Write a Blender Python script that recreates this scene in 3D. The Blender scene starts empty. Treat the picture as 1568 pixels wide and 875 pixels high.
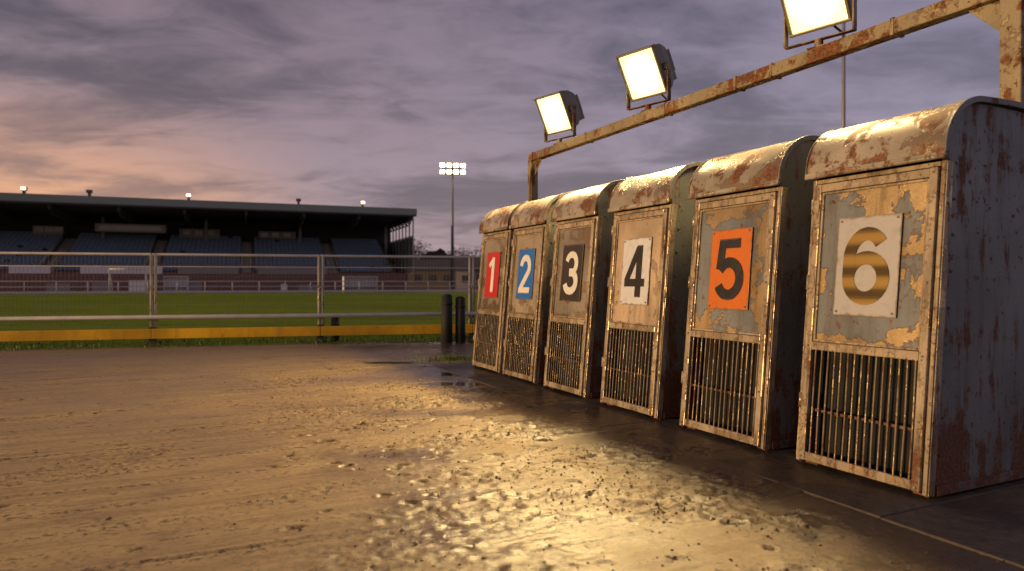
import bpy, bmesh, math, random
import numpy as np
from mathutils import Vector, Matrix
random.seed(7); rng=np.random.default_rng(5)
scene=bpy.context.scene
COL=scene.collection
R=math.radians
# ---------------------------------------------------------------- node helpers
class NT:
    def __init__(s,nt): s.nt=nt
    def n(s,t,ins=None,**kw):
        nd=s.nt.nodes.new(t)
        for k,v in kw.items(): setattr(nd,k,v)
        if ins:
            for k,v in ins.items(): s.set(nd.inputs[k],v)
        return nd
    def set(s,sock,v):
        if isinstance(v,bpy.types.NodeSocket): s.nt.links.new(v,sock)
        else: sock.default_value=v
    def math(s,op,a,b=0.0,c=None,clamp=False):
        nd=s.nt.nodes.new('ShaderNodeMath'); nd.operation=op; nd.use_clamp=clamp
        s.set(nd.inputs[0],a); s.set(nd.inputs[1],b)
        if c is not None: s.set(nd.inputs[2],c)
        return nd.outputs[0]
    def noise(s,vec,scale,detail=5,rough=.55,dist=0.0):
        nd=s.n('ShaderNodeTexNoise',{'Scale':scale,'Detail':detail,'Roughness':rough,'Distortion':dist})
        if vec is not None: s.set(nd.inputs['Vector'],vec)
        return nd.outputs['Fac']
    def mapping(s,vec,scale=(1,1,1),rot=(0,0,0),loc=(0,0,0)):
        nd=s.n('ShaderNodeMapping',{'Scale':scale,'Rotation':rot,'Location':loc}); s.set(nd.inputs['Vector'],vec)
        return nd.outputs[0]
    def step(s,v,a,b,lo=0.0,hi=1.0):
        nd=s.n('ShaderNodeMapRange',{'From Min':a,'From Max':b,'To Min':lo,'To Max':hi},interpolation_type='SMOOTHSTEP')
        s.set(nd.inputs['Value'],v); return nd.outputs[0]
    def mix(s,f,a,b,mode='MIX'):
        nd=s.nt.nodes.new('ShaderNodeMix'); nd.data_type='RGBA'; nd.blend_type=mode
        s.set(nd.inputs[0],f)
        for i,v in ((6,a),(7,b)):
            if not isinstance(v,bpy.types.NodeSocket) and len(v)==3: v=(*v,1)
            s.set(nd.inputs[i],v)
        return nd.outputs[2]
def newmat(name):
    m=bpy.data.materials.new(name); m.use_nodes=True
    t=NT(m.node_tree); b=m.node_tree.nodes['Principled BSDF']
    return m,t,b
def objco(t): return t.n('ShaderNodeTexCoord').outputs['Object']
def simple(name,col,rough=.6,metal=0.0,var=.25,scale=6,bump=.0,emit=None,es=0):
    m,t,b=newmat(name); co=objco(t)
    f=t.noise(co,scale,4,.6)
    c=t.mix(f,tuple(x*(1-var) for x in col),tuple(min(1,x*(1+var)) for x in col))
    t.set(b.inputs['Base Color'],c); b.inputs['Metallic'].default_value=metal
    t.set(b.inputs['Roughness'],t.step(f,.3,.7,max(.02,rough-.12),min(1,rough+.12)))
    if bump:
        bn=t.n('ShaderNodeBump',{'Strength':bump,'Distance':.01,'Height':t.noise(co,scale*5,5)}); t.set(b.inputs['Normal'],bn.outputs[0])
    if emit:
        b.inputs['Emission Color'].default_value=(*emit,1); b.inputs['Emission Strength'].default_value=es
    return m
def weathered(name,paint,under,peel=.6,rust=.62,scale=5,edge=0.0,rough=.5,seed=0.0,umetal=.6,streak=True,rustdark=1.0,zrust=None,grime=.5):
    m,t,b=newmat(name); tc=t.n('ShaderNodeTexCoord'); co=t.mapping(tc.outputs['Object'],loc=(seed,seed*1.7,seed*.6))
    oi=t.n('ShaderNodeObjectInfo').outputs['Random']
    co=t.n('ShaderNodeVectorMath',{0:co,1:t.n('ShaderNodeCombineXYZ',{0:t.math('MULTIPLY',oi,37.0),1:t.math('MULTIPLY',oi,11.0)}).outputs[0]},operation='ADD').outputs[0]
    n1=t.noise(co,scale,7,.6,.25)
    if edge:
        sp=t.n('ShaderNodeSeparateXYZ'); t.set(sp.inputs[0],tc.outputs['Generated'])
        ex=t.math('ABSOLUTE',t.math('SUBTRACT',sp.outputs[0],.42)); ez=t.math('ABSOLUTE',t.math('SUBTRACT',sp.outputs[2],.5))
        e=t.math('MAXIMUM',ex,ez)
        n1=t.math('ADD',n1,t.math('MULTIPLY',t.math('SUBTRACT',e,.33),edge))
    pm=t.step(n1,peel,peel+.012)
    rim=t.math('MULTIPLY',t.step(n1,peel-.03,peel),t.math('SUBTRACT',1,pm))
    if streak:
        sv=t.mapping(co,scale=(1,1,.10)); sn=t.noise(sv,scale*2.6,6,.7)
        n2=t.math('ADD',t.math('MULTIPLY',sn,.5),t.math('MULTIPLY',t.noise(co,scale*1.3,7,.7),.5))
    else: n2=t.noise(co,scale*1.4,7,.7); sn=n2
    if zrust:
        sp2=t.n('ShaderNodeSeparateXYZ'); t.set(sp2.inputs[0],tc.outputs['Object'])
        zz=t.step(sp2.outputs[2],zrust[0],zrust[1]); yy=t.step(sp2.outputs[1],.30,.02,0,.07)
        n2=t.math('ADD',n2,t.math('ADD',yy,t.math('MULTIPLY',zz,zrust[2])))
    rm=t.step(n2,rust,rust+.07)
    spots=t.step(t.noise(co,scale*6,3,.5),.64,.68)
    rm=t.math('MAXIMUM',rm,t.math('MULTIPLY',spots,t.step(n2,rust-.18,rust-.03)))
    big=t.noise(co,scale*.4,3); fine=t.noise(co,scale*14,4,.7)
    pc=t.mix(t.step(big,.3,.7),tuple(x*.68 for x in paint),tuple(min(1,x*1.2) for x in paint))
    pc=t.mix(t.step(fine,.35,.75,0,.35),pc,tuple(x*.5 for x in paint))
    uc=t.mix(t.step(big,.35,.65),tuple(x*.62 for x in under),under)
    c=t.mix(pm,pc,uc)
    c=t.mix(t.math('MULTIPLY',t.step(sn,.47,.66),grime),c,(.075,.044,.022))
    c=t.mix(t.math('MULTIPLY',rim,.6),c,(.10,.05,.025))
    rd=rustdark
    rc=t.mix(t.step(fine,.35,.65),(.045*rd,.018*rd,.008*rd),(.24*rd,.080*rd,.022*rd))
    c=t.mix(t.math('MULTIPLY',rm,.92),c,rc)
    t.set(b.inputs['Base Color'],c)
    t.set(b.inputs['Metallic'],t.math('MULTIPLY',t.math('MULTIPLY',pm,umetal),t.math('SUBTRACT',1,rm)))
    rr=t.math('ADD',t.math('MULTIPLY',rm,.35),t.math('ADD',rough-.1,t.math('MULTIPLY',fine,.25)),clamp=True)
    rr=t.math('SUBTRACT',rr,t.math('MULTIPLY',pm,.10)); t.set(b.inputs['Roughness'],rr)
    h=t.math('ADD',t.math('MULTIPLY',pm,-.6),t.math('ADD',t.math('MULTIPLY',rm,.4),t.math('ADD',t.math('MULTIPLY',fine,.3),t.math('MULTIPLY',big,.8))))
    bn=t.n('ShaderNodeBump',{'Strength':.5,'Distance':.004,'Height':h}); t.set(b.inputs['Normal'],bn.outputs[0])
    return m
# ---------------------------------------------------------------- mesh helpers
def box(bm,x0,x1,y0,y1,z0,z1,M=None):
    vs=[bm.verts.new(Vector(p)) for p in ((x0,y0,z0),(x1,y0,z0),(x1,y1,z0),(x0,y1,z0),(x0,y0,z1),(x1,y0,z1),(x1,y1,z1),(x0,y1,z1))]
    if M:
        for v in vs: v.co=M@v.co
    for f in ((3,2,1,0),(4,5,6,7),(0,1,5,4),(1,2,6,5),(2,3,7,6),(3,0,4,7)): bm.faces.new([vs[i] for i in f])
def cyl(bm,p0,p1,r,seg=10,r1=None,M=None):
    p0=Vector(p0);p1=Vector(p1); r1=r if r1 is None else r1
    q=(p1-p0).to_track_quat('Z','Y'); A=[];B=[]
    for i in range(seg):
        a=2*math.pi*i/seg; o=q@Vector((math.cos(a),math.sin(a),0))
        A.append(bm.verts.new(p0+o*r)); B.append(bm.verts.new(p1+o*r1))
    if M:
        for v in A+B: v.co=M@v.co
    for i in range(seg):
        j=(i+1)%seg; f=bm.faces.new((A[i],A[j],B[j],B[i])); f.smooth=True
    bm.faces.new(A[::-1]); bm.faces.new(B)
def tube(bm,pts,r,seg=8):
    rings=[]
    for i,p in enumerate(pts):
        p=Vector(p); d=(Vector(pts[min(i+1,len(pts)-1)])-Vector(pts[max(i-1,0)])).normalized(); q=d.to_track_quat('Z','Y')
        rings.append([bm.verts.new(p+q@Vector((math.cos(2*math.pi*k/seg)*r,math.sin(2*math.pi*k/seg)*r,0))) for k in range(seg)])
    for a,b in zip(rings,rings[1:]):
        for k in range(seg):
            f=bm.faces.new((a[k],a[(k+1)%seg],b[(k+1)%seg],b[k])); f.smooth=True
def ob(name,bm,mat,parent=None,bevel=0,M=None):
    bmesh.ops.recalc_face_normals(bm,faces=bm.faces)
    me=bpy.data.meshes.new(name); bm.to_mesh(me); bm.free()
    o=bpy.data.objects.new(name,me); COL.objects.link(o)
    if mat: me.materials.append(mat)
    if parent: o.parent=parent
    if M: o.matrix_local=M
    if bevel:
        b=o.modifiers.new('b','BEVEL'); b.width=bevel; b.segments=2; b.limit_method='ANGLE'; b.angle_limit=R(40)
    return o
def empty(name,loc=(0,0,0),rz=0,parent=None):
    o=bpy.data.objects.new(name,None); COL.objects.link(o); o.location=loc; o.rotation_euler=(0,0,rz); o.empty_display_size=.2
    if parent: o.parent=parent
    return o
def nb(): return bmesh.new()
# ---------------------------------------------------------------- layout
P0=Vector((1.893,3.11,0)); DS=Vector((-.432,.9018,0)); DN=Vector((.9018,.432,0))
RZ=math.atan2(-.9018,.432)
def PW(s,d,z=0): return P0+DS*s+DN*d+Vector((0,0,z))
# ---------------------------------------------------------------- camera
cam=bpy.data.cameras.new('camera'); co=bpy.data.objects.new('camera',cam); COL.objects.link(co)
co.location=(0,0,1); co.rotation_euler=(R(90-.3),0,0); cam.lens=24; cam.sensor_width=36; cam.clip_end=3000; cam.clip_start=.05
cam.dof.use_dof=True; cam.dof.focus_distance=4.6; cam.dof.aperture_fstop=2.0
scene.camera=co
scene.view_settings.view_transform='Standard'; scene.view_settings.look='None'; scene.view_settings.exposure=0
# ---------------------------------------------------------------- world
w=bpy.data.worlds.new('World'); scene.world=w; w.use_nodes=True
t=NT(w.node_tree); bg=w.node_tree.nodes['Background']
gen=t.n('ShaderNodeTexCoord').outputs['Generated']
sp=t.n('ShaderNodeSeparateXYZ'); t.set(sp.inputs[0],gen)
zc=t.math('MAXIMUM',sp.outputs[2],0.0); den=t.math('ADD',zc,.16)
cx=t.math('DIVIDE',sp.outputs[0],den); cy=t.math('DIVIDE',sp.outputs[1],den)
cv=t.n('ShaderNodeCombineXYZ'); t.set(cv.inputs[0],cx); t.set(cv.inputs[1],cy)
pv=t.mapping(cv.outputs[0],scale=(.75,1.15,1),rot=(0,0,R(-22)),loc=(.9,.35,0))
c1=t.noise(pv,.9,7,.55,.6); c2=t.noise(pv,3.4,6,.6,.6)
cl=t.math('ADD',t.math('MULTIPLY',c1,.63),t.math('MULTIPLY',c2,.37))
clf=t.step(cl,.39,.60)
dotr=t.math('ADD',t.math('MULTIPLY',sp.outputs[0],.8),t.math('MULTIPLY',sp.outputs[1],.25))
rightf=t.step(dotr,-.2,.85)
dark=t.mix(rightf,(.088,.068,.090),(.110,.095,.148))
light=t.mix(rightf,(.27,.19,.23),(.27,.23,.33))
hz=t.step(zc,.0,.40,1.0,0.0)
dark=t.mix(t.math('MULTIPLY',hz,.58),dark,(.28,.18,.215)); light=t.mix(t.math('MULTIPLY',hz,.7),light,t.mix(rightf,(.50,.34,.37),(.40,.33,.42)))
sky=t.mix(clf,dark,light)
ds=t.math('ADD',t.math('MULTIPLY',sp.outputs[0],-.76),t.math('MULTIPLY',sp.outputs[1],.65))
gl=t.math('MULTIPLY',t.step(ds,.80,1.0),t.step(zc,.07,.27,1.0,0.0))
gl=t.math('MULTIPLY',gl,t.step(cl,.38,.57,.35,1.0))
sky=t.mix(gl,sky,(.98,.46,.22))
ns=t.n('ShaderNodeTexSky',sky_type='NISHITA',sun_disc=False,sun_elevation=R(8),sun_rotation=R(-110))
add=t.mix(.02,sky,ns.outputs[0],'ADD')
t.set(bg.inputs['Color'],add); bg.inputs['Strength'].default_value=.90
# ---------------------------------------------------------------- sun
sl=bpy.data.lights.new('sun','SUN'); so=bpy.data.objects.new('sun',sl); COL.objects.link(so)
sl.energy=2.8; sl.angle=R(4); sl.color=(1,.64,.30)
sd=Vector((-.93,-.34,.09)).normalized(); so.rotation_euler=sd.to_track_quat('Z','Y').to_euler()
# ---------------------------------------------------------------- ground
def hsh(ix,iy,seed):
    v=np.sin(ix*127.1+iy*311.7+seed*74.7)*43758.5453; return v-np.floor(v)
def vn(x,y,seed=0):
    ix=np.floor(x);iy=np.floor(y);fx=x-ix;fy=y-iy; fx=fx*fx*(3-2*fx);fy=fy*fy*(3-2*fy)
    a=hsh(ix,iy,seed);b=hsh(ix+1,iy,seed);c=hsh(ix,iy+1,seed);d=hsh(ix+1,iy+1,seed)
    return (a*(1-fx)+b*fx)*(1-fy)+(c*(1-fx)+d*fx)*fy
def fbm(x,y,seed=0,o=4):
    r=0;am=.5
    for i in range(o): r=r+am*vn(x,y,seed+i*13); x,y=x*1.8-y*.94+5.1,y*1.8+x*.94+1.7;am*=.5
    return r/(1-.5**o)
def grow(start,step,end,k=1.12):
    L=[];v=start;s=step
    while v<end: s*=k; v+=s; L.append(v)
    return L
xs=[-v for v in grow(3.4,.02,900)][::-1]+list(np.arange(-3.4,2.3,.0115))+grow(2.3,.02,900)
ys=[-v for v in grow(-1.9,.02,60,1.3)][::-1]+list(np.arange(1.9,4.8,.0115))+list(np.arange(4.8,10.5,.025))+grow(10.5,.03,1800)
xs=np.array(xs);ys=np.array(ys)
X,Y=np.meshgrid(xs,ys)
dx=X-P0.x;dy=Y-P0.y
D=dx*DN.x+dy*DN.y; S=dx*DS.x+dy*DS.y
near=np.clip((14-np.hypot(X,Y))/5,0,1)
Z=(fbm(X*.9,Y*.9,1,3)-.5)*.010
wob=(fbm(X*.6,Y*.6,21,2)-.5)*.5
Z+=(fbm(D*.35+3,(S+wob*.4)*7,3,3)-.5)*.007
for per,wd_,dp_,sd_ in ((.74,.045,.008,60),(.31,.05,.005,64),(.171,.08,.003,68)):
    rut=np.abs(((S+wob*.6+.04*(fbm(D*1.5,S*.5,sd_+3,2)-.5))/per)%1-.5)
    msk=np.clip((fbm(D*1.1,S*3.0,sd_,3)-.42)*6,0,1)
    Z+=(-np.exp(-(rut*per/(wd_*.25))**2)*dp_+np.exp(-((rut*per-wd_*.4)/(wd_*.3))**2)*dp_*.35)*msk
churn=np.exp(-((D+1.25+(fbm(S*.8,D*.8,9,2)-.5)*1.4)/.75)**2)
patch=np.clip((fbm(D*.9,S*3.2,31,3)-.56)*7,0,1)
ch=np.clip(churn*np.clip((fbm(D*1.6,S*3.0,71,3)-.45)*6,0.03,1)+patch*.5,0,1)*np.clip((10-Y)/3,0,1)
cl_=fbm(X*19,Y*19,41,3); Z+=ch*(np.clip(cl_-.54,0,1)*.045-np.clip(.47-cl_,0,1)*.050)
cl2=fbm(X*37,Y*37,47,2); Z+=ch*(cl2-.5)*.010
for i in range(330):
    if i<150: s_=rng.uniform(-1,6.5); d_=rng.normal(-1.5,.55)
    else: s_=rng.uniform(-3,8); d_=rng.uniform(-6,-1)
    p=PW(s_,d_); a=rng.uniform(-.6,.6); r1=rng.uniform(.015,.034); r2=r1*rng.uniform(1.2,1.9)
    ix=np.searchsorted(xs,[p.x-.2,p.x+.2]); iy=np.searchsorted(ys,[p.y-.2,p.y+.2])
    if ix[0]==ix[1] or iy[0]==iy[1]: continue
    sl_=(slice(iy[0],iy[1]),slice(ix[0],ix[1])); ux=X[sl_]-p.x;uy=Y[sl_]-p.y
    ang=math.atan2(DN.y,DN.x)+a; q=np.sqrt(((ux*math.cos(ang)+uy*math.sin(ang))/r2)**2+((-ux*math.sin(ang)+uy*math.cos(ang))/r1)**2)
    dp=rng.uniform(.007,.015); Z[sl_]+=-dp*np.exp(-q**4)+dp*.9*np.exp(-((q-1.3)/.28)**2)*vn(ux*40,uy*40,i)
    ch[sl_]=np.maximum(ch[sl_],.8*np.exp(-(q/1.5)**4))
flat=np.clip((D+.60)/.25,0,1); Z=Z*(1-flat*.5)+flat*np.where(S<.35,-.006,.003)
puds=[(-.62,7.45,.42,.17),(-.52,6.72,.34,.13),(-1.30,8.5,.5,.14)]
damps=puds+[(-.05,2.72,.42,.24),(-.62,3.95,.36,.14),(.35,2.75,.25,.18),(-.5,5.2,.5,.15),(-.2,3.2,.3,.10),(-1.0,7.2,.9,.5)]
dm=np.zeros_like(Z)
for (px,py,ra,rb) in damps:
    q=((X-px)/ra)**2+((Y-py)/rb)**2; k=np.exp(-q*.9); dm=np.maximum(dm,k*(1 if ra<.9 else .6)); Z=Z*(1-k*.5)-k*(.018 if (px,py,ra,rb) in puds else .002)
inside=np.clip((D+.06)/.05,0,1); Z=Z*(1-inside)-.006*inside
Z*=near
far=np.clip((np.hypot(X,Y)-12)/4,0,1); Z-=far*.01
nx,ny=len(xs),len(ys)
me=bpy.data.meshes.new('ground'); me.vertices.add(nx*ny)
me.vertices.foreach_set('co',np.stack([X,Y,Z],-1).astype(np.float32).ravel())
I=np.arange(nx*ny).reshape(ny,nx); q=np.stack([I[:-1,:-1],I[:-1,1:],I[1:,1:],I[1:,:-1]],-1).reshape(-1,4)
me.loops.add(q.size); me.loops.foreach_set('vertex_index',q.ravel().astype(np.int32))
me.polygons.add(len(q)); me.polygons.foreach_set('loop_start',np.arange(0,q.size,4,dtype=np.int32)); 
me.polygons.foreach_set('use_smooth',np.ones(len(q),dtype=bool)); me.update(calc_edges=True); me.validate()
at=me.attributes.new('churn','FLOAT','POINT'); at.data.foreach_set('value',ch.astype(np.float32).ravel())
at=me.attributes.new('damp','FLOAT','POINT'); at.data.foreach_set('value',dm.astype(np.float32).ravel())
g=bpy.data.objects.new('sand_ground',me); COL.objects.link(g)
m,t,b=newmat('wet_sand'); co_=objco(t)
dv=t.n('ShaderNodeVectorMath',{0:co_,1:tuple(DN)},operation='DOT_PRODUCT').outputs['Value']
dd=t.math('SUBTRACT',dv,P0.dot(DN))
tr=t.mapping(co_,rot=(0,0,-math.atan2(DN.y,DN.x))) ; st=t.mapping(tr,scale=(.35,9,1))
chn=t.n('ShaderNodeAttribute',attribute_name='churn').outputs['Fac']; dmp=t.n('ShaderNodeAttribute',attribute_name='damp').outputs['Fac']
stn=t.noise(st,1.0,6,.65,.15); big=t.noise(co_,.55,4,.6,.3); med=t.noise(co_,3.2,6,.65,.2); fine=t.noise(co_,30,5,.7); grit=t.noise(co_,150,2,.6)
wet=t.math('ADD',t.step(dd,-1.55,-.25),t.math('MULTIPLY',t.math('SUBTRACT',med,.5),.9))
wet=t.step(wet,.20,.85)
c=t.mix(t.step(stn,.35,.65),(.235,.160,.092),(.350,.248,.145))
c=t.mix(t.step(big,.35,.68,0,.5),c,(.19,.130,.078))
c=t.mix(t.step(stn,.58,.65,0,.6),c,(.12,.078,.045))
c=t.mix(t.math('MULTIPLY',t.step(stn,.52,.60),t.step(fine,.50,.58,0,.85)),c,(.055,.036,.022))
c=t.mix(t.math('MULTIPLY',t.step(med,.50,.72),t.math('ADD',.30,t.math('MULTIPLY',chn,.5))),c,(.12,.08,.048))
c=t.mix(t.math('MULTIPLY',t.step(fine,.48,.62),t.math('ADD',.25,t.math('MULTIPLY',chn,.75))),c,(.05,.032,.02))
c=t.mix(t.math('MULTIPLY',wet,.84),c,(.068,.050,.037))
c=t.mix(t.math('MULTIPLY',dmp,.55),c,(.10,.07,.045))
geo=t.n('ShaderNodeNewGeometry'); spz=t.n('ShaderNodeSeparateXYZ'); t.set(spz.inputs[0],geo.outputs['Position'])
low=t.step(spz.outputs[2],-.018,-.005,1,0); c=t.mix(t.math('MULTIPLY',low,.75),c,(.06,.04,.026))
t.set(b.inputs['Base Color'],c)
damp=t.step(t.math('ADD',big,t.math('MULTIPLY',med,.35)),.54,.76)
ro=t.math('SUBTRACT',.72,t.math('ADD',t.math('MULTIPLY',damp,.32),t.math('ADD',t.math('MULTIPLY',wet,.27),t.math('ADD',t.math('MULTIPLY',low,.22),t.math('MULTIPLY',dmp,.44)))))
t.set(b.inputs['Roughness'],t.math('MAXIMUM',ro,.14)); b.inputs['Specular IOR Level'].default_value=.5
h=t.math('ADD',t.math('MULTIPLY',fine,.45),t.math('ADD',t.math('MULTIPLY',grit,.14),t.math('ADD',t.math('MULTIPLY',med,.6),t.math('MULTIPLY',stn,.9))))
bn=t.n('ShaderNodeBump',{'Strength':.65,'Distance':.015,'Height':h}); t.set(b.inputs['Normal'],bn.outputs[0])
me.materials.append(m)
# mud clods
bm=nb()
def clod(x,y,z,r):
    M=Matrix.Rotation(random.uniform(0,6),3,'Z'); P=[]
    for p in ((1,0,0),(-1,0,0),(0,1,0),(0,-1,0),(0,0,1),(0,0,-1)):
        v=M@Vector(p)*r*random.uniform(.6,1.3); v.z*=.65; P.append(bm.verts.new((x+v.x,y+v.y,z+v.z)))
    for f in ((0,2,4),(2,1,4),(1,3,4),(3,0,4),(2,0,5),(1,2,5),(3,1,5),(0,3,5)): bm.faces.new([P[i] for i in f])
cnt=0
while cnt<11000:
    if random.random()<.6: p=PW(random.uniform(-1.2,5.5),random.gauss(-1.3,.55))
    else: p=PW(random.uniform(-2.5,7),random.uniform(-5,-.5))
    cnt+=1
    if p.y<1.9: continue
    i=np.searchsorted(xs,p.x); j=np.searchsorted(ys,p.y); k=ch[j,i]
    if random.random()>k*1.1+.02: continue
    r=min(.013,.0022+abs(random.gauss(0,.0036))); clod(p.x,p.y,float(Z[j,i])+r*.2,r)
ob('mud_clods',bm,simple('mud_clod',(.10,.066,.038),.65,0,.5,30))
# puddle water
m_w,t,b=newmat('puddle_water'); b.inputs['Base Color'].default_value=(.05,.037,.025,1); b.inputs['Roughness'].default_value=.05; b.inputs['IOR'].default_value=1.33
bn=t.n('ShaderNodeBump',{'Strength':.10,'Distance':.01,'Height':t.noise(objco(t),9,3)}); t.set(b.inputs['Normal'],bn.outputs[0])
bm=nb()
for (px,py,ra,rb) in puds:
    bm.faces.new([bm.verts.new((px+ra*1.1*math.cos(a)*(1+.1*math.sin(3*a)),py+rb*1.1*math.sin(a),-.0070)) for a in [2*math.pi*i/28 for i in range(28)]])
ob('puddle_water',bm,m_w)
# concrete apron
m_con,t,b=newmat('dirty_concrete'); co_=objco(t)
a1=t.noise(co_,1.6,5,.65); a2=t.noise(co_,14,5,.7)
c=t.mix(t.step(a1,.35,.65),(.050,.038,.028),(.10,.08,.06)); c=t.mix(t.step(a2,.45,.7,0,.6),c,(.03,.023,.018))
t.set(b.inputs['Base Color'],c); t.set(b.inputs['Roughness'],t.step(a1,.35,.65,.3,.8))
bn=t.n('ShaderNodeBump',{'Strength':.7,'Distance':.01,'Height':t.math('ADD',a2,a1)}); t.set(b.inputs['Normal'],bn.outputs[0])
ap=empty('concrete_apron',tuple(P0),RZ)
s0=1.6
for i in range(6):
    bm=nb(); x1=s0-i*1.55; x0=x1-1.545
    if x0<-6.2: x0=-6.2
    box(bm,x0,x1,-.40+random.uniform(-.012,.012),3.2,-.08,.0015+random.uniform(0,.003)); ob('slab_%d'%i,bm,m_con,ap,.006)
# ---------------------------------------------------------------- trap materials
m_frame=weathered('frame_worn_metal',(.43,.345,.235),(.60,.46,.28),peel=.54,rust=.545,scale=8,rough=.38,umetal=.6,grime=.65)
m_side=weathered('side_grey_paint',(.185,.195,.195),(.32,.25,.16),peel=.68,rust=.525,scale=4.6,rough=.36,seed=3.1,zrust=(.60,.0,.09),grime=.55)
m_roof=weathered('roof_rusted_paint',(.38,.335,.265),(.52,.40,.24),peel=.56,rust=.50,scale=4.5,rough=.30,seed=8.2,streak=False,umetal=.6,grime=.5)
m_dark=simple('trap_interior_shade',(.013,.012,.011),.9)  # near-black colour paints in the shade inside the traps
m_bar=weathered('grille_steel',(.20,.155,.105),(.36,.27,.17),peel=.54,rust=.53,scale=12,rough=.38,grime=.7)
m_gal=weathered('gantry_steel',(.27,.22,.13),(.38,.30,.17),peel=.58,rust=.49,scale=4,rough=.48,seed=1.3,streak=False,umetal=.4)
GREY=(.20,.220,.232)
pan=[ 
 (GREY,(.74,.52,.23),.60,.62),
 (GREY,(.64,.45,.21),.575,.60),
 ((.52,.40,.27),(.62,.45,.27),.60,.2),
 ((.27,.235,.19),(.46,.34,.21),.58,.3),
 ((.40,.325,.235),(.56,.42,.26),.60,.3),
 ((.31,.265,.205),(.46,.34,.21),.58,.3)]
m_pan=[weathered('door_panel_peeling_paint_%d'%i,p[0],p[1],peel=p[2],rust=.60,scale=4.2,edge=p[3],rough=.34,seed=5.3*i+1.1,umetal=.65,grime=.4) for i,p in enumerate(pan)]
def platemat(name,col,rough=.35):
    m,t,b=newmat(name); co_=objco(t); tc=t.n('ShaderNodeTexCoord')
    d=t.noise(co_,16,6,.7); st=t.noise(t.mapping(co_,scale=(12,12,1.2)),3,4,.7)
    c=t.mix(t.step(d,.45,.75,0,.45),col,tuple(x*.45+.02 for x in col)); c=t.mix(t.step(st,.60,.8,0,.5),c,(.12,.07,.04))
    sp=t.n('ShaderNodeSeparateXYZ'); t.set(sp.inputs[0],tc.outputs['Generated'])
    e=t.math('MAXIMUM',t.math('ABSOLUTE',t.math('SUBTRACT',sp.outputs[0],.5)),t.math('ABSOLUTE',t.math('SUBTRACT',sp.outputs[2],.5)))
    em=t.step(t.math('ADD',e,t.math('MULTIPLY',t.math('SUBTRACT',d,.5),.10)),.47,.5,0,.7); c=t.mix(em,c,(.20,.12,.07))
    t.set(b.inputs['Base Color'],c); t.set(b.inputs['Roughness'],t.step(d,.3,.7,rough-.08,rough+.2)); return m
plates=[platemat('plate_pale',(.46,.45,.46)),platemat('plate_orange',(.64,.16,.012)),platemat('plate_white',(.66,.67,.70)),platemat('plate_black',(.035,.026,.02)),platemat('plate_blue',(.015,.15,.56)),platemat('plate_red',(.55,.014,.012))]
m_blk=platemat('numeral_black',(.018,.016,.015)); m_wht=platemat('numeral_white',(.78,.77,.72))
m_six,t,b=newmat('numeral_brass'); co_=objco(t); sp=t.n('ShaderNodeSeparateXYZ'); t.set(sp.inputs[0],co_)
wv=t.math('ADD',t.math('MULTIPLY',t.math('SINE',t.math('MULTIPLY',sp.outputs[2],55)),.5),.5)
br=t.noise(t.mapping(co_,scale=(.6,.6,60)),4,5,.7); wv=t.math('ADD',t.math('MULTIPLY',wv,.5),t.math('MULTIPLY',br,.5))
t.set(b.inputs['Base Color'],t.mix(t.step(wv,.25,.75),(.09,.06,.022),(.40,.25,.065))); b.inputs['Metallic'].default_value=.6; b.inputs['Roughness'].default_value=.36
num_m=[m_six,m_blk,m_blk,m_wht,m_wht,m_wht]
m_screw=simple('screw_steel',(.25,.2,.15),.4,.8)
# numerals
def arc(cx,cy,rx,ry,a0,a1,n=26): return [(cx+rx*math.cos(R(a0+(a1-a0)*i/n)),cy+ry*math.sin(R(a0+(a1-a0)*i/n))) for i in range(n+1)]
def ribbon(bm,pts,wd,y0,y1,closed=False):
    P=[Vector(p) for p in pts]; n=len(P); L=[];Rr=[]
    for i in range(n):
        if closed: a=P[i-1];c=P[(i+1)%n]
        else: a=P[i-1] if i else None; c=P[i+1] if i<n-1 else None
        d1=(P[i]-a).normalized() if a is not None else None; d2=(c-P[i]).normalized() if c is not None else None
        if d1 is None: d1=d2
        if d2 is None: d2=d1
        n1=Vector((-d1.y,d1.x)); n2=Vector((-d2.y,d2.x)); mt=(n1+n2); 
        if mt.length<1e-6: mt=n1.copy()
        mt.normalize(); k=min(1/max(.25,mt.dot(n1)),1.9)
        L.append(P[i]+mt*k*wd/2); Rr.append(P[i]-mt*k*wd/2)
    A=[[bm.verts.new((p.x,y,p.y)) for p in L] for y in (y0,y1)]; B=[[bm.verts.new((p.x,y,p.y)) for p in Rr] for y in (y0,y1)]
    rg=range(n) if closed else range(n-1)
    for i in rg:
        j=(i+1)%n
        for q in ((A[0][i],A[0][j],B[0][j],B[0][i]),(A[1][i],B[1][i],B[1][j],A[1][j]),(A[0][i],A[1][i],A[1][j],A[0][j]),(B[0][i],B[0][j],B[1][j],B[1][i])): bm.faces.new(q)
    if not closed:
        for i in (0,n-1): bm.faces.new((A[0][i],B[0][i],B[1][i],A[1][i]))
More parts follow.
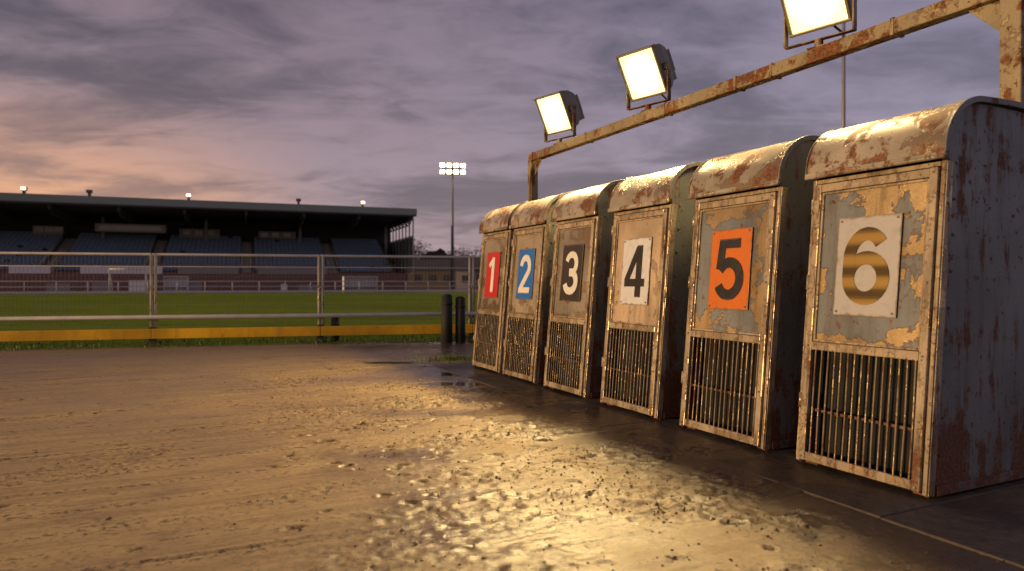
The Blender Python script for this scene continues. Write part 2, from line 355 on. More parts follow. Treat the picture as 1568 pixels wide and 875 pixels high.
def numeral(bm,nn,y):
    T=.068; a=y; b_=y-.004; c_=y-.0046; e_=y-.0052
    if nn==6:
        ribbon(bm,arc(0,-.062,.098,.104,0,360-14,25),T,a,b_,True)
        ribbon(bm,arc(0,.035,.098,.130,38,180,20)+[(-.098,-.06)],T,a,c_)
    if nn==5:
        ribbon(bm,[(.088,.165),(-.066,.165),(-.084,-.002)],.062,a,c_)
        ribbon(bm,arc(0,-.062,.096,.104,148,-155,30),T,a,b_)
    if nn==4:
        ribbon(bm,[(.048,-.2),(.048,.2)],T,a,b_); ribbon(bm,[(-.128,-.088),(.125,-.088)],.06,a,c_); ribbon(bm,[(.035,.178),(-.105,-.075)],.055,a,e_)
    if nn==3:
        ribbon(bm,arc(0,.082,.084,.084,165,-90,26)+[(-.03,-.002)],.06,a,b_); ribbon(bm,[(-.03,.004)]+arc(0,-.080,.096,.086,90,-165,26),T,a,c_)
    if nn==2:
        ribbon(bm,arc(0,.068,.090,.098,172,-25,24)+[(-.085,-.15)],T,a,b_); ribbon(bm,[(-.125,-.168),(.125,-.168)],.062,a,c_)
    if nn==1:
        ribbon(bm,[(.02,-.2),(.02,.2)],.075,a,b_); ribbon(bm,[(.012,.165),(-.08,.10)],.055,a,c_)
# ---------------------------------------------------------------- starting traps
LEAN=math.atan(.142/1.6)
def roofline(off):
    pts=[(.395-(.285+off)*math.cos(R(a)),1.60+(.268+off)*math.sin(R(a))) for a in range(0,91,6)]
    return pts+[(.6,1.874+off),(.8,1.870+off),(1.03,1.852+off)]
def extr(bm,prof,x0,x1,segs=1):
    rings=[[bm.verts.new((x0+(x1-x0)*k/segs,p[0],p[1])) for p in prof] for k in range(segs+1)]
    n=len(prof)
    for a,b_ in zip(rings,rings[1:]):
        for i in range(n): bm.faces.new((a[i],a[(i+1)%n],b_[(i+1)%n],b_[i]))
    bm.faces.new(rings[0]); bm.faces.new(rings[-1][::-1])
starts=[(0,.737),(.973,1.728),(1.984,2.715),(2.961,3.69),(3.884,4.615),(4.70,5.46)]
def trap(idx):
    s0,s1=starts[idx]; num=6-idx; wd=s1-s0; hw=wd/2
    c=PW((s0+s1)/2,0); e=empty('greyhound_starting_trap',tuple(c),RZ+R(random.uniform(-.5,.5)))
    LM=Matrix.Rotation(-LEAN,4,'X')
    prof=[(.012,.012),(.138,1.585)]+[(.395-.262*math.cos(R(a)),1.60+.262*math.sin(R(a))) for a in range(0,91,9)]+[(1.0,1.85),(1.0,.012)]
    for nm,xa,xb in (('side_wall_right',hw-.022,hw),('side_wall_left',-hw,-hw+.022)):
        bm=nb(); extr(bm,prof,xa,xb); ob(nm,bm,m_side,e,.003)
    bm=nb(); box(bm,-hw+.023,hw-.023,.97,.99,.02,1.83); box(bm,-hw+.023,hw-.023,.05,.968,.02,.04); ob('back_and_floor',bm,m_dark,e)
    bm=nb(); box(bm,-hw+.0235,hw-.0235,.12,.13,.05,.66,LM); ob('dark_interior_sheet',bm,m_dark,e)  # added black sheet behind the bars, stands in for the dark interior
    bm=nb(); box(bm,hw+.0005,hw+.005,.0,.045,.02,1.57,LM); box(bm,-hw-.005,-hw-.0005,.0,.045,.02,1.57,LM); ob('corner_angles',bm,m_frame,e,.002)
    bm=nb(); box(bm,hw+.0005,hw+.012,.06,.99,.015,.06); box(bm,hw+.0005,hw+.008,.955,.995,.065,1.83)
    for k in range(9):
        zz=.2+k*.17; yy=.075+zz*.089
        cyl(bm,(hw,yy,zz),(hw+.006,yy,zz),.008,8)
    ob('side_trim_and_rivets',bm,m_side,e,.002)
    outer=roofline(0.012); inner=roofline(-.004)[::-1]; segs=16
    bm=nb(); extr(bm,outer+inner,-hw-.016,hw+.016,segs)
    for v in bm.verts:
        s_=math.sin(v.co.x*7+idx*2.1+v.co.z*9)*math.sin(v.co.y*8+idx)*.0035+math.sin(v.co.x*23+v.co.y*17+idx*5)*.0012
        v.co.z+=s_; v.co.y-=s_*.7
    o=ob('curved_roof_lid',bm,m_roof,e)
    for p in o.data.polygons: p.use_smooth=True
    md=o.modifiers.new('es','EDGE_SPLIT'); md.split_angle=R(40)
    rimo=roofline(.019); rimi=roofline(-.01)[::-1]
    bm=nb(); extr(bm,rimo+rimi,hw+.0165,hw+.024); extr(bm,rimo+rimi,-hw-.024,-hw-.0165); ob('roof_end_rims',bm,m_side,e,.002)
    bm=nb(); box(bm,-hw-.022,hw+.022,.086,.108,1.578,1.602); cyl(bm,(-hw-.02,.092,1.580),(hw+.02,.092,1.580),.011,10)
    ob('roof_drip_edge',bm,m_roof,e,.003)
    bm=nb()
    box(bm,-hw+.002,-hw+.022,-.006,.03,.02,1.572,LM); box(bm,hw-.022,hw-.002,-.006,.03,.02,1.572,LM)
    box(bm,-hw+.0225,hw-.0225,-.004,.03,1.548,1.571,LM); ob('door_jamb',bm,m_frame,e,.003)
    a=-hw+.027;b_=hw-.027;fw=.040
    bm=nb()
    box(bm,a,a+fw,-.022,.006,.030,1.542,LM); box(bm,b_-fw,b_,-.022,.006,.030,1.542,LM)
    box(bm,a+fw+.0005,b_-fw-.0005,-.020,.006,1.498,1.541,LM); box(bm,a+fw+.0005,b_-fw-.0005,-.023,.006,.632,.676,LM); box(bm,a+fw+.0005,b_-fw-.0005,-.020,.006,.031,.078,LM)
    ob('door_frame',bm,m_frame,e,.004)
    bm=nb(); ia=a+fw+.001; ib=b_-fw-.001
    box(bm,ia,ia+.012,-.012,.004,.678,1.496,LM); box(bm,ib-.012,ib,-.012,.004,.678,1.496,LM); box(bm,ia+.0125,ib-.0125,-.011,.004,1.484,1.496,LM); box(bm,ia+.0125,ib-.0125,-.011,.004,.678,.690,LM)
    ob('panel_beading',bm,m_frame,e,.002)
    bm=nb(); nxp,nzp=14,28; V=[]
    for j in range(nzp+1):
        row=[]
        for i in range(nxp+1):
            x=ia+.002+(ib-ia-.004)*i/nxp; z=.680+.815*j/nzp
            dent=.003*math.sin(x*11+idx*3)*math.sin(z*7+idx)+.0015*math.sin(x*29+z*17)
            row.append(bm.verts.new((x,.0005+dent*.4,z)))
        V.append(row)
    for j in range(nzp):
        for i in range(nxp):
            f=bm.faces.new((V[j][i],V[j][i+1],V[j+1][i+1],V[j+1][i])); f.smooth=True
    ob('door_panel',bm,m_pan[idx],e,0,LM)
    bm=nb(); n=15
    for k in range(n):
        x=ia+(ib-ia)*(k+.5)/n+random.uniform(-.002,.002); bend=random.uniform(-.004,.004)
        tube(bm,[LM@Vector(p) for p in ((x,-.006,.07),(x+bend,-.006,.33),(x,-.006,.64))],.0055,8)
    ob('grille_bars',bm,m_bar,e)
    bm=nb()
    for z in (.30,): box(bm,ia,ib,.008,.016,z,z+.014,LM)
    ob('grille_cross_bar',bm,m_side,e)
    cz=1.085; PM=LM@Matrix.Translation((random.uniform(-.006,.006),0,cz))@Matrix.Rotation(R(random.uniform(-.8,.8)),4,'Y')
    bm=nb(); box(bm,-.178,.178,-.0125,-.0085,-.258,.258); ob('number_plate',bm,plates[idx],e,.002,PM)
    bm=nb(); numeral(bm,num,-.0130); bm2=ob('numeral_%d'%num,bm,num_m[idx],e,0,PM)
    bm=nb()
    for sx in (-1,1):
        for sz in (-1,1): cyl(bm,(sx*.158,-.0130,sz*.238),(sx*.158,-.0165,sz*.238),.0065,10)
    ob('plate_screws',bm,m_screw,e,0,PM)
    bm=nb()
    for zz in (.05,.35,.654,1.0,1.3,1.52):
        for xx in (a+fw/2,b_-fw/2): cyl(bm,(xx,-.022,zz),(xx,-.027,zz),.006,8,M=LM)
    ob('frame_bolts',bm,m_screw,e)
    bm=nb()
    for zz in (.35,1.0,1.42):
        cyl(bm,(-hw+.018,-.018,zz-.04),(-hw+.018,-.018,zz+.04),.010,10,M=LM); box(bm,-hw+.028,-hw+.062,-.0265,-.0225,zz-.03,zz+.03,LM)
    ob('hinges',bm,m_frame,e)
    bm=nb(); 
    for xx in (-hw+.06,hw-.06): box(bm,xx-.04,xx+.04,.05,.95,-.004,.0115)
    ob('base_skids',bm,m_side,e)
for i in range(6): trap(i)
# ---------------------------------------------------------------- gantry
GD=1.07; GH=2.63; sL=5.98; sR=.21
gy=empty('floodlight_gantry_frame',tuple(P0),RZ)
bm=nb(); box(bm,-sL-.055,-sR+.9,GD-.05,GD+.05,GH-.05,GH+.05); ob('top_beam',bm,m_gal,gy,.008)
bm=nb(); box(bm,-sL-.055,-sL+.05,GD-.051,GD+.051,-.05,GH-.052); box(bm,-sR-.055,-sR+.055,GD-.049,GD+.049,-.05,GH-.052)
bm.verts.ensure_lookup_table(); ob('posts',bm,m_gal,gy,.008)
bm=nb()
for s_,sg in ((sL,1),(sR,-1)):
    vs=[(-s_+.056*sg,GD-.004,GH-.053),(-s_+.25*sg,GD-.004,GH-.053),(-s_+.056*sg,GD-.004,GH-.25)]
    A=[bm.verts.new(v) for v in vs]; B=[bm.verts.new((v[0],v[1]+.008,v[2])) for v in vs]
    bm.faces.new(A);bm.faces.new(B[::-1])
    for i in range(3): bm.faces.new((A[i],A[(i+1)%3],B[(i+1)%3],B[i]))
for s_ in (5.9,4.6,3.2,2.28,1.9,.9): box(bm,-s_-.012,-s_+.012,GD-.056,GD+.056,GH-.056,GH+.056)
tube(bm,[(-sL+.03,GD-.06,1.6),(-sL+.03,GD-.062,2.3),(-sL+.05,GD-.062,2.45),(-sL+.14,GD-.062,2.54),(-sL+.3,GD-.062,2.565)],.010)
ob('gussets_collars_and_conduit',bm,m_gal,gy,.002)
# floodlights
m_house=simple('floodlight_housing',(.20,.175,.12),.45,.5,.3,12)
m_glass,t,b=newmat('lit_floodlight_glass'); b.inputs['Base Color'].default_value=(.9,.85,.7,1)
tc=t.n('ShaderNodeTexCoord'); vd=t.n('ShaderNodeVectorMath',{0:tc.outputs['Generated'],1:(.5,.5,.5)},operation='DISTANCE').outputs['Value']
em=t.mix(t.step(vd,.30,.72),(1,.93,.66),(1,.76,.30)); t.set(b.inputs['Emission Color'],em); t.set(b.inputs['Emission Strength'],t.step(vd,.15,.75,12,1.8))
def flood(s_,yaw,pitch,energy):
    base=PW(s_,GD,GH+.05); e=empty('floodlight',tuple(base),yaw)
    hz_=.39; HM=Matrix.Translation((0,-.02,hz_))@Matrix.Rotation(pitch,4,'X')
    W=.205;H=.215
    bm=nb()
    for (x0,x1,z0,z1) in ((-W-.02,W+.02,H,H+.02),(-W-.02,W+.02,-H-.02,-H),(-W-.02,-W,-H+.0005,H-.0005),(W,W+.02,-H+.0005,H-.0005)): box(bm,x0,x1,-.10,-.055,z0,z1)
    rings=[(-.055,W+.015,H+.015),(.05,W*.98,H*.98),(.16,W*.78,H*.76),(.23,W*.62,H*.58)]
    RR=[[bm.verts.new((sx*w_,y,sz*h_)) for sx,sz in ((-1,-1),(1,-1),(1,1),(-1,1))] for y,w_,h_ in rings]
    for A,B in zip(RR,RR[1:]):
        for i in range(4): bm.faces.new((A[i],A[(i+1)%4],B[(i+1)%4],B[i]))
    bm.faces.new(RR[-1]); bm.faces.new(RR[0])
    for k in range(7):
        x=-.12+k*.04; box(bm,x-.004,x+.004,.14,.28,-.11,.11)
    box(bm,-.09,.09,.21,.31,-.20,-.06); cyl(bm,(0,.25,-.2),(0,.25,-.24),.02)
    box(bm,-W-.03,W+.03,-.13,-.102,H+.012,H+.02)
    for sx in (-1,1): cyl(bm,(sx*(W),0,0),(sx*(W+.05),0,0),.035,14)
    ob('housing',bm,m_house,e,.004,HM)
    bm=nb(); box(bm,-W+.001,W-.001,-.085,-.075,-H+.001,H-.001); ob('glass',bm,m_glass,e,0,HM)
    bm=nb(); 
    box(bm,-W-.05,W+.05,-.025,.025,.06,.068)
    for sx in (-1,1): box(bm,sx*(W+.045)-.006,sx*(W+.045)+.006,-.026,.026,.0685,hz_+.03)
    cyl(bm,(0,0,-.005),(0,0,.06),.03,12); box(bm,-.07,.07,-.045,.045,.0005,.010)
    ob('yoke_bracket',bm,m_gal,e,.002)
    bm=nb(); tube(bm,[(0,.16,.23),(.08,.18,.14),(.13,.11,.06),(.10,.03,.02),(.16,0,.0)],.009); ob('power_cable',bm,m_house,e)
    ld=bpy.data.lights.new('lamp','SPOT'); lo=bpy.data.objects.new('lamp',ld); COL.objects.link(lo); lo.parent=e
    ld.energy=energy; ld.color=(1,.70,.29); ld.spot_size=R(150); ld.spot_blend=.9; ld.shadow_soft_size=.19
    lo.matrix_local=HM@Matrix.Translation((0,-.30,0))@Matrix.Rotation(R(-90),4,'X')
    return e
flood(5.27,R(-50),R(27),700); flood(3.51,R(-50),R(30),620); flood(1.50,R(-50),R(30),330)
# ---------------------------------------------------------------- fence
fr=Vector((-5.6,10.66,0)); fd=Vector((2.44,.60,0)).normalized(); FRZ=math.atan2(fd.y,fd.x)
fe=empty('trackside_mesh_fence',tuple(fr),FRZ)
m_fs=weathered('fence_galvanised',(.40,.38,.33),(.30,.26,.2),peel=.62,rust=.66,scale=5,rough=.5)
m_wire=simple('fence_wire',(.25,.23,.20),.5,.5)
pitch=2.52
bm=nb()
for k in range(-4,5):
    x=k*pitch; tall=1.45
    cyl(bm,(x-.028,0,-.05),(x-.028,0,tall),.024); cyl(bm,(x+.030,0,-.05),(x+.030,0,tall),.024)
    box(bm,x-.05,x+.05,-.03,.03,.9,.94); 
ob('posts',bm,m_fs,fe)
bm=nb()
for z in (1.43,): cyl(bm,(-4*pitch,0,z),(4*pitch,0,z),.02)
cyl(bm,(-4*pitch,-.06,.45),(4*pitch,-.06,.45),.034,12); cyl(bm,(-4*pitch,0,1.24),(4*pitch,0,1.24),.008,6)
ob('pipe_rails',bm,simple('white_pipe_paint',(.66,.62,.55),.45,0,.3,4),fe)
bm=nb()
for k in range(int(8*pitch/.055)):
    x=-4*pitch+k*.055; box(bm,x-.0018,x+.0018,-.0018,.0018,.3,1.42)
for k in range(8): z=.32+k*.155; box(bm,-4*pitch,4*pitch,.0025,.006,z-.002,z+.002)
ob('wire_mesh',bm,m_wire,fe)
bm=nb()
for k in range(-4,4): box(bm,k*pitch+.004,(k+1)*pitch-.004,-.135,-.095,.12,.275)
ob('yellow_kick_board',bm,weathered('worn_yellow_paint',(.85,.46,.01),(.30,.22,.12),peel=.68,rust=.72,scale=3,rough=.4,grime=.2),fe,.006)
bm=nb()
for k in range(-4,5): box(bm,k*pitch-.05,k*pitch+.05,-.093,-.035,-.05,.30)
for k in range(-4,5): box(bm,k*pitch-.09,k*pitch+.09,-.1,.1,-.02,.07)
ob('timber_stubs',bm,simple('dark_timber',(.05,.04,.03),.8,0,.4,8),fe,.006)
m_tim=simple('weathered_dark_timber',(.022,.02,.018),.75,0,.4,10,.5)
for (px,py,hh,rr) in ((-1.08,11.30,.80,.095),(-.86,11.35,.76,.085),(-2.98,11.5,.42,.07)):
    bm=nb(); cyl(bm,(0,0,-.05),(0,0,hh-.03),rr,14,rr*.95); cyl(bm,(0,0,hh-.0295),(0,0,hh),rr*.9,14,rr*.5); cyl(bm,(0,0,hh-.18),(0,0,hh-.14),rr*1.04,14)
    o=ob('timber_bollard',bm,m_tim); o.location=(px,py,0)
# ---------------------------------------------------------------- grass infield
m_g,t,b=newmat('infield_grass'); co_=objco(t)
a1=t.noise(co_,.12,5,.6); a2=t.noise(co_,1.5,6,.7); a3=t.noise(t.mapping(co_,scale=(.08,.9,1)),1,3)
c=t.mix(t.step(a1,.3,.7),(.15,.23,.008),(.26,.34,.018)); c=t.mix(t.step(a2,.4,.7,0,.5),c,(.08,.13,.010)); c=t.mix(t.step(a3,.4,.6,0,.35),c,(.30,.36,.04))
t.set(b.inputs['Base Color'],c); b.inputs['Roughness'].default_value=.95; b.inputs['Specular IOR Level'].default_value=.05
bn=t.n('ShaderNodeBump',{'Strength':.8,'Distance':.05,'Height':t.noise(co_,18,5,.7)}); t.set(b.inputs['Normal'],bn.outputs[0])
bm=nb(); n0=Vector((-fd.y,fd.x,0)); a=fr-fd*90; b2=fr+fd*70
q=[a-n0*.25,b2-n0*.25,b2+n0*57,a+n0*49]
A=[bm.verts.new((p.x,p.y,.004)) for p in q]; bm.faces.new(A); ob('infield_grass',bm,m_g)
m_bl=simple('grass_blades',(.085,.12,.02),.6,0,.5,3)
bm=nb()
def blade(x,y,h,w_):
    a=random.uniform(0,6.28); dx,dy=math.cos(a)*w_,math.sin(a)*w_; lx,ly=random.uniform(-.5,.5)*h,random.uniform(-.5,.5)*h
    v=[bm.verts.new(p) for p in ((x-dx,y-dy,-.01),(x+dx,y+dy,-.01),(x+dx*.6+lx*.4,y+dy*.6+ly*.4,h*.6),(x+lx,y+ly,h))]
    bm.faces.new((v[0],v[1],v[2])); bm.faces.new((v[0],v[2],v[3]))
for i in range(13000):
    u=random.uniform(-11,12); d_=random.gauss(-.12,.16) if random.random()<.6 else random.uniform(-.2,2.5)
    cl0=math.sin(u*3.1)*.5+math.sin(u*7.7+2)*.5
    if random.random()>.6+.4*cl0: continue
    p=fr+fd*u+n0*d_; blade(p.x,p.y,random.uniform(.03,.09+.04*(d_>0)),.004)
for i in range(900):
    r_=abs(random.gauss(0,.13)); a=random.uniform(0,6.28); x=-.78+1.8*r_*math.cos(a); y=8.75+r_*math.sin(a); blade(x,y,random.uniform(.02,.07),.004)
ob('grass_tufts',bm,m_bl)
# ---------------------------------------------------------------- grandstand
ST=Vector((-11.4,80,0)); SRZ=math.atan2(.359,.933)
gs=empty('football_grandstand',tuple(ST),SRZ)
LEN=82
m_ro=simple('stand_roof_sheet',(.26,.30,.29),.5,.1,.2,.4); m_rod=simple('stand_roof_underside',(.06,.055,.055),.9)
m_st=simple('stand_dark_concrete',(.17,.15,.14),.9,0,.35,.5); m_seat=simple('stand_blue_seats',(.17,.25,.38),.6,0,.35,1.5)
m_brick,t,b=newmat('stand_brick'); co_=objco(t); bt=t.n('ShaderNodeTexBrick',{'Scale':2.2,'Color1':(.28,.12,.09,1),'Color2':(.19,.09,.07,1),'Mortar':(.2,.16,.15,1)}); t.set(bt.inputs['Vector'],t.mapping(co_,rot=(R(90),0,0))); t.set(b.inputs['Base Color'],bt.outputs[0]); b.inputs['Roughness'].default_value=.9
m_ad=simple('advert_board_white',(.85,.83,.85),.5,0,.1,.6); m_adb=simple('advert_board_blue',(.12,.20,.44),.5)
bm=nb()
vs=[(-LEN,0,9.35),(0,0,9.35),(0,15.2,8.95),(-LEN,15.2,8.95),(-LEN,0,9.13),(0,0,9.13),(0,15.2,8.73),(-LEN,15.2,8.73)]
V=[bm.verts.new(v) for v in vs]
for f in ((0,1,2,3),(7,6,5,4),(0,4,5,1),(1,5,6,2),(2,6,7,3),(3,7,4,0)): bm.faces.new([V[i] for i in f])
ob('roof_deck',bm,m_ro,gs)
bm=nb(); box(bm,-LEN,.2,-.30,-.02,8.75,9.55); ob('roof_fascia',bm,m_ro,gs)
bm=nb(); box(bm,-LEN,.1,-.36,-.302,8.62,8.80); 
for k in range(14):
    x=-k*6-.4; box(bm,x-.15,x+.15,.0,15,8.2,8.65); 
    for j in range(8): cyl(bm,(x,j*1.9,8.2),(x,(j+.5)*1.9,7.7),.06,5); cyl(bm,(x,(j+1)*1.9,8.2),(x,(j+.5)*1.9,7.7),.06,5)
    cyl(bm,(x,.95,7.7),(x,14,7.7),.08,5)
box(bm,-LEN,0,.0,14.79,8.66,8.70)
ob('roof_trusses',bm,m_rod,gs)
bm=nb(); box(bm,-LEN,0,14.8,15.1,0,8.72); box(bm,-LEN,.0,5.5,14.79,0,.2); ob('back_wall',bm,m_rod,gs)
NT_=13
bm=nb()
for r in range(NT_): box(bm,-LEN+.5,-1.5,3+r*.85,3+(r+1)*.85-.002,.3,1.9+r*.34)
ob('terrace_steps',bm,m_st,gs)
bm=nb()
for r in range(NT_):
    z=1.9+r*.34; y=3+r*.85
    x=-LEN+1
    while x<-2.2:
        if (x%9.5)>1.2 and not (random.random()<.02): 
            box(bm,x,x+.44,y+.25,y+.62,z+.33,z+.38); box(bm,x,x+.44,y+.60,y+.66,z+.38,z+.78)
        x+=.5
ob('seats',bm,m_seat,gs)
bm=nb()
k=math.ceil((-LEN)/9.5)*9.5
while k<-2:
    for r in range(NT_): box(bm,k+.1,k+1.1,2.98+r*.85,3+(r+1)*.85-.01,.31,1.915+r*.34)
    cyl(bm,(k+.1,3,2.8),(k+.1,14,2.8+12.5*.34),.05,6); cyl(bm,(k+1.1,3,2.8),(k+1.1,14,2.8+12.5*.34),.05,6); k+=9.5
ob('gangway_stairs',bm,simple('pale_concrete',(.38,.36,.34),.9,0,.3,1),gs)
bm=nb(); box(bm,-LEN,-.5,2.2,2.6,0,2.05)
ob('front_brick_wall',bm,m_brick,gs)
bm=nb(); bm2=nb(); bm3=nb(); x=-LEN+1
while x<-5:
    w_=random.choice([1.2,3.5,6,7.5]); tgt=random.choice([bm,bm,bm2,bm,None,bm3])
    if tgt is not None: box(tgt,x,x+w_,2.10,2.18,1.85,2.65)
    x+=w_+random.uniform(.2,3)
x=-LEN
while x<-3:
    w_=random.uniform(.6,2.4); 
    if random.random()<.6: box(random.choice([bm,bm3]),x,x+w_,-1.2,-1.1,.1,random.uniform(.7,1.2))
    x+=w_+random.uniform(.5,5)
ob('advert_boards_white',bm,m_ad,gs); ob('advert_boards_blue',bm2,m_adb,gs); ob('advert_boards_grey',bm3,simple('advert_grey',(.3,.27,.27),.6),gs)
bm=nb(); 
cyl(bm,(-LEN,2.4,3.0),(-1,2.4,3.0),.05,6)
for k in range(40): cyl(bm,(-1-k*2,2.4,2),(-1-k*2,2.4,3.0),.04,5)
ob('front_handrail',bm,m_st,gs)
bm=nb(); box(bm,-34,-27,8.2,9.8,6.6,7.5); box(bm,-41,-38,13,14.7,6.4,7.4); box(bm,-26,-21.5,13,14.7,6.4,7.5); box(bm,-17,-12.5,13,14.7,6.5,7.4)
ob('press_boxes',bm,simple('press_box_cladding',(.36,.32,.29),.7,0,.2,1),gs)
bm=nb(); box(bm,-33.6,-27.4,8.14,8.19,6.8,7.3); 
for x in (-40.8,-39.8,-38.9,-25.6,-24.3,-23,-16.7,-15.4,-14): box(bm,x,x+.85,12.93,12.99,6.75,7.25)
ob('press_box_windows',bm,simple('box_glazing',(.50,.46,.42),.25,0,.3,.7),gs)
bm=nb()
for k in range(8): y=.5+k*2; box(bm,-.14,.0,y-.06,y+.06,2,8.6)
for z in (2,4.2,6.4,8.5): box(bm,-.12,-.01,.5,14.7,z-.06,z+.06)
for k in range(8): box(bm,-1-k*11-.18,-1-k*11+.18,12.6,12.9,4,8.6)
ob('end_screen_frame',bm,simple('painted_steel_pale',(.30,.31,.33),.5),gs)
m_egl=simple('end_screen_glazing',(.16,.17,.19),.2)
bm=nb(); box(bm,-.08,-.05,.5,14.7,2.1,6.3); ob('end_screen_glass',bm,m_egl,gs)
bm=nb()
for x in (-6,-13,-24,-33,-38.5,-45,-52): box(bm,x-.12,x+.12,.1,.4,9.55,9.95); box(bm,x-.25,x+.25,-.05,.4,9.9,10.2)
ob('roof_fittings',bm,m_st,gs)
bm=nb()
for x in (-6,-24,-38.5): box(bm,x-.2,x+.2,-.12,-.055,9.93,10.18)
ob('roof_lamps_lit',bm,simple('roof_lamp_emitter',(1,.85,.6),.5,emit=(1,.72,.42),es=5),gs)
bm=nb(); cyl(bm,(-LEN,-8,1.05),(14,-8,1.05),.05,6); cyl(bm,(-LEN,-8,.55),(14,-8,.55),.04,6)
for k in range(40): cyl(bm,(14-k*2.4,-8,0),(14-k*2.4,-8,1.05),.05,6)
box(bm,-LEN,14,-9.0,-8.85,0,.18)
o=ob('pitch_perimeter_rail',bm,simple('white_rail_paint',(.65,.63,.60),.5),None); o.location=tuple(ST); o.rotation_euler=(0,0,SRZ)
gm=simple('goal_white',(.7,.68,.65),.4); ge=empty('football_goal',(-36,64,0),SRZ)
bm=nb(); cyl(bm,(-1.5,0,0),(-1.5,0,2.2),.07,8); cyl(bm,(1.5,0,0),(1.5,0,2.2),.07,8); cyl(bm,(-1.5,0,2.2),(1.5,0,2.2),.07,8)
cyl(bm,(-1.5,0,2.2),(-1.5,1.5,0),.03,6); cyl(bm,(1.5,0,2.2),(1.5,1.5,0),.03,6); ob('goal_frame',bm,gm,ge)
for (px,py,ww) in ((-33.5,68,2.2),(-15.5,70,3.4)):
    e=empty('team_dugout',(px,py,0),SRZ); bm=nb(); box(bm,-ww/2,ww/2,1.0,1.08,0,1.5); box(bm,-ww/2,ww/2,0,1.08,1.5,1.56); box(bm,-ww/2,-ww/2+.05,0.05,1,0,1.499); box(bm,ww/2-.05,ww/2,.05,1,0,1.499)
    ob('shelter_shell',bm,m_ad,e); bm=nb(); box(bm,-ww/2+.1,ww/2-.1,.5,.9,.4,.46); ob('bench_seat',bm,m_st,e)
# ---------------------------------------------------------------- low buildings, trees
def house(x,y,w_,d_,h,rh,mat,matr,rz):
    e=empty('low_clubhouse_building',(x,y,0),rz); bm=nb(); box(bm,-w_/2,w_/2,0,d_,0,h); ob('walls',bm,mat,e)
    bm=nb(); V=[bm.verts.new(v) for v in ((-w_/2-.3,-.3,h),(w_/2+.3,-.3,h),(w_/2+.3,d_+.3,h),(-w_/2-.3,d_+.3,h),(-w_/2-.3,d_/2,h+rh),(w_/2+.3,d_/2,h+rh))]
    for f in ((0,1,5,4),(3,4,5,2),(0,4,3),(1,2,5),(3,2,1,0)): bm.faces.new([V[i] for i in f])
    ob('roof',bm,matr,e)
    bm=nb(); k=-w_/2+.8
    while k<w_/2-1.2: box(bm,k,k+1,-.05,.02,h*.35,h*.75); k+=2.2
    ob('windows',bm,simple('window_dark',(.05,.05,.06),.2),e)
m_hw=simple('house_wall',(.14,.11,.10),.9); m_hr=simple('house_roof',(.07,.06,.065),.8)
house(-13,105,10,8,2.8,1.8,m_hw,m_hr,.1); house(-4.5,98,7,8,2.6,1.9,simple('house_wall_pale',(.3,.28,.27),.9),m_hr,.0); house(8,110,20,8,3,2,m_hw,m_hr,-.05); house(34,110,26,8,3,2,m_hw,m_hr,-.1)
m_tw=simple('bare_twigs',(.04,.03,.03),.95,0,.3,2)
bm=nb(); 
def tree(x,y,h,r):
    cyl(bm,(x,y,0),(x,y,h*.5),.22,6,.12); c=Vector((x,y,h*.58))
    for i in range(16):
        a=random.uniform(0,6.28); el=random.uniform(.15,1.4); d=Vector((math.cos(a)*math.cos(el),math.sin(a)*math.cos(el),math.sin(el)))
        p0=Vector((x,y,h*random.uniform(.25,.5))); p1=p0+d*r*random.uniform(.6,1.1); cyl(bm,p0,p1,.07,4,.03)
        for j in range(4):
            d2=(d+Vector((random.uniform(-.7,.7),random.uniform(-.7,.7),random.uniform(-.2,.7)))).normalized(); cyl(bm,p0+(p1-p0)*random.uniform(.4,1),p1+d2*r*.35,.03,3,.012)
    for i in range(1300):
        u=Vector((random.gauss(0,.5),random.gauss(0,.5),random.gauss(0,.45)))
        if u.length>1.0: continue
        p=c+Vector((u.x*r,u.y*r,u.z*h*.44)); s_=random.uniform(.15,.40); d=Vector((random.uniform(-1,1),random.uniform(-1,1),random.uniform(-.3,1))).normalized()*s_; e2=d.cross(Vector((random.random(),random.random(),random.random()))).normalized()*s_*.26
        bm.faces.new((bm.verts.new(p-d-e2),bm.verts.new(p-d+e2),bm.verts.new(p+d)))
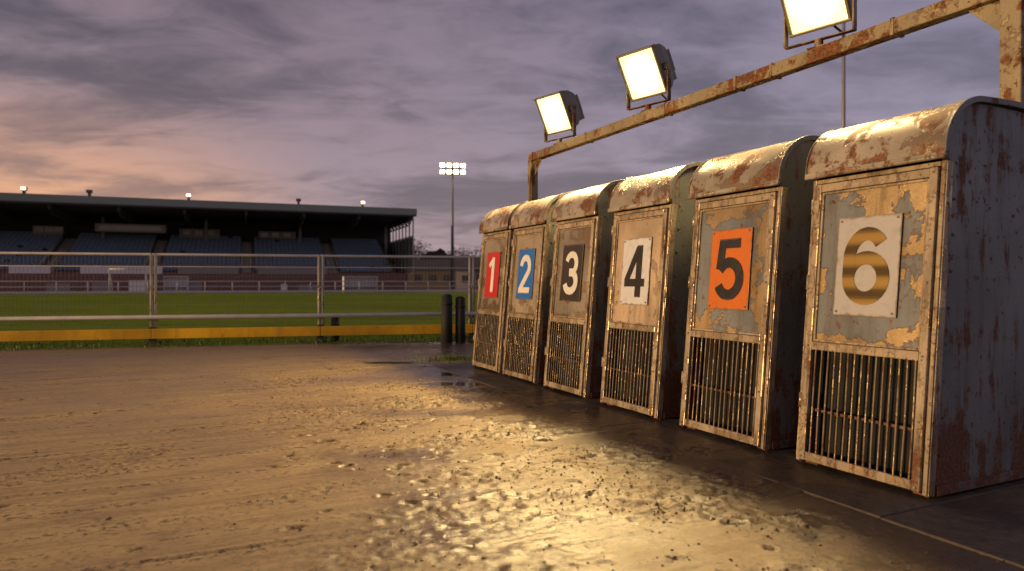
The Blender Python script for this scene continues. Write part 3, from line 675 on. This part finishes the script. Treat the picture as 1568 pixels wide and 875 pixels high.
for (x,y,h,r) in ((-15.8,112,8.6,3.0),(-20,118,7,3),(-12,125,6.8,2.8),(-9,120,7.4,2.8),(-5,122,7.8,2.8),(-1,126,7.4,3),(4,128,7,3),(12,130,8,3.3),(20,130,8,3.5),(30,130,8,3.6),(42,130,8,3.4)): tree(x,y,h,r)
ob('distant_bare_trees',bm,m_tw)
bm=nb(); pts=[(x,140+8*math.sin(x*.05),5.8+1.0*math.sin(x*.31)+.7*math.sin(x*.83+1)+random.uniform(-.5,.5)) for x in np.arange(-150,200,.7)]
lo=[bm.verts.new((p[0],p[1],-.5)) for p in pts]; hi=[bm.verts.new(p) for p in pts]; bk=[bm.verts.new((p[0],p[1]+6,p[2]*.7)) for p in pts]
for i in range(len(pts)-1): bm.faces.new((lo[i],lo[i+1],hi[i+1],hi[i])); bm.faces.new((hi[i],hi[i+1],bk[i+1],bk[i]))
ob('distant_hedge_line',bm,simple('hedge_foliage',(.03,.027,.028),.95,0,.5,1.2))
# ---------------------------------------------------------------- masts
m_mast=simple('mast_galvanised',(.24,.24,.27),.5,.3)
m_ml=simple('mast_lamp_emitter',(1,.9,.7),.5,emit=(1,.80,.48),es=14)
m_glass_off=simple('unlit_glass',(.2,.2,.22),.15)
def mast(x,y,h,lit,r=.16):
    e=empty('floodlight_mast',(x,y,0),R(10)); bm=nb(); cyl(bm,(0,0,0),(0,0,h),r,12,r*.55)
    for z in (h-.2,h-1.0): box(bm,-1.5,1.5,-.06,.06,z-.05,z+.05)
    for k in (-1.4,1.4): box(bm,k-.04,k+.04,-.05,.05,h-1.0,h-.2)
    box(bm,-.3,.3,-.2,.2,0,.5); ob('pole_and_crossarms',bm,m_mast,e)
    bm=nb(); bh=nb()
    for z in (h+.15,h-.7):
        for k in range(4):
            x0=-1.35+k*.9; M=Matrix.Translation((x0,-.2,z))@Matrix.Rotation(R(20),4,'X')
            box(bm,-.29,.29,-.20,-.18,-.24,.24,M); box(bh,-.33,.33,-.175,.12,-.28,.28,M)
    ob('lamp_faces',bm,m_ml if lit else m_glass_off,e); ob('lamp_housings',bh,m_house,e)
mast(-7.85,90,16.2,True,.24)
mast(19.4,40,21,False,.14)
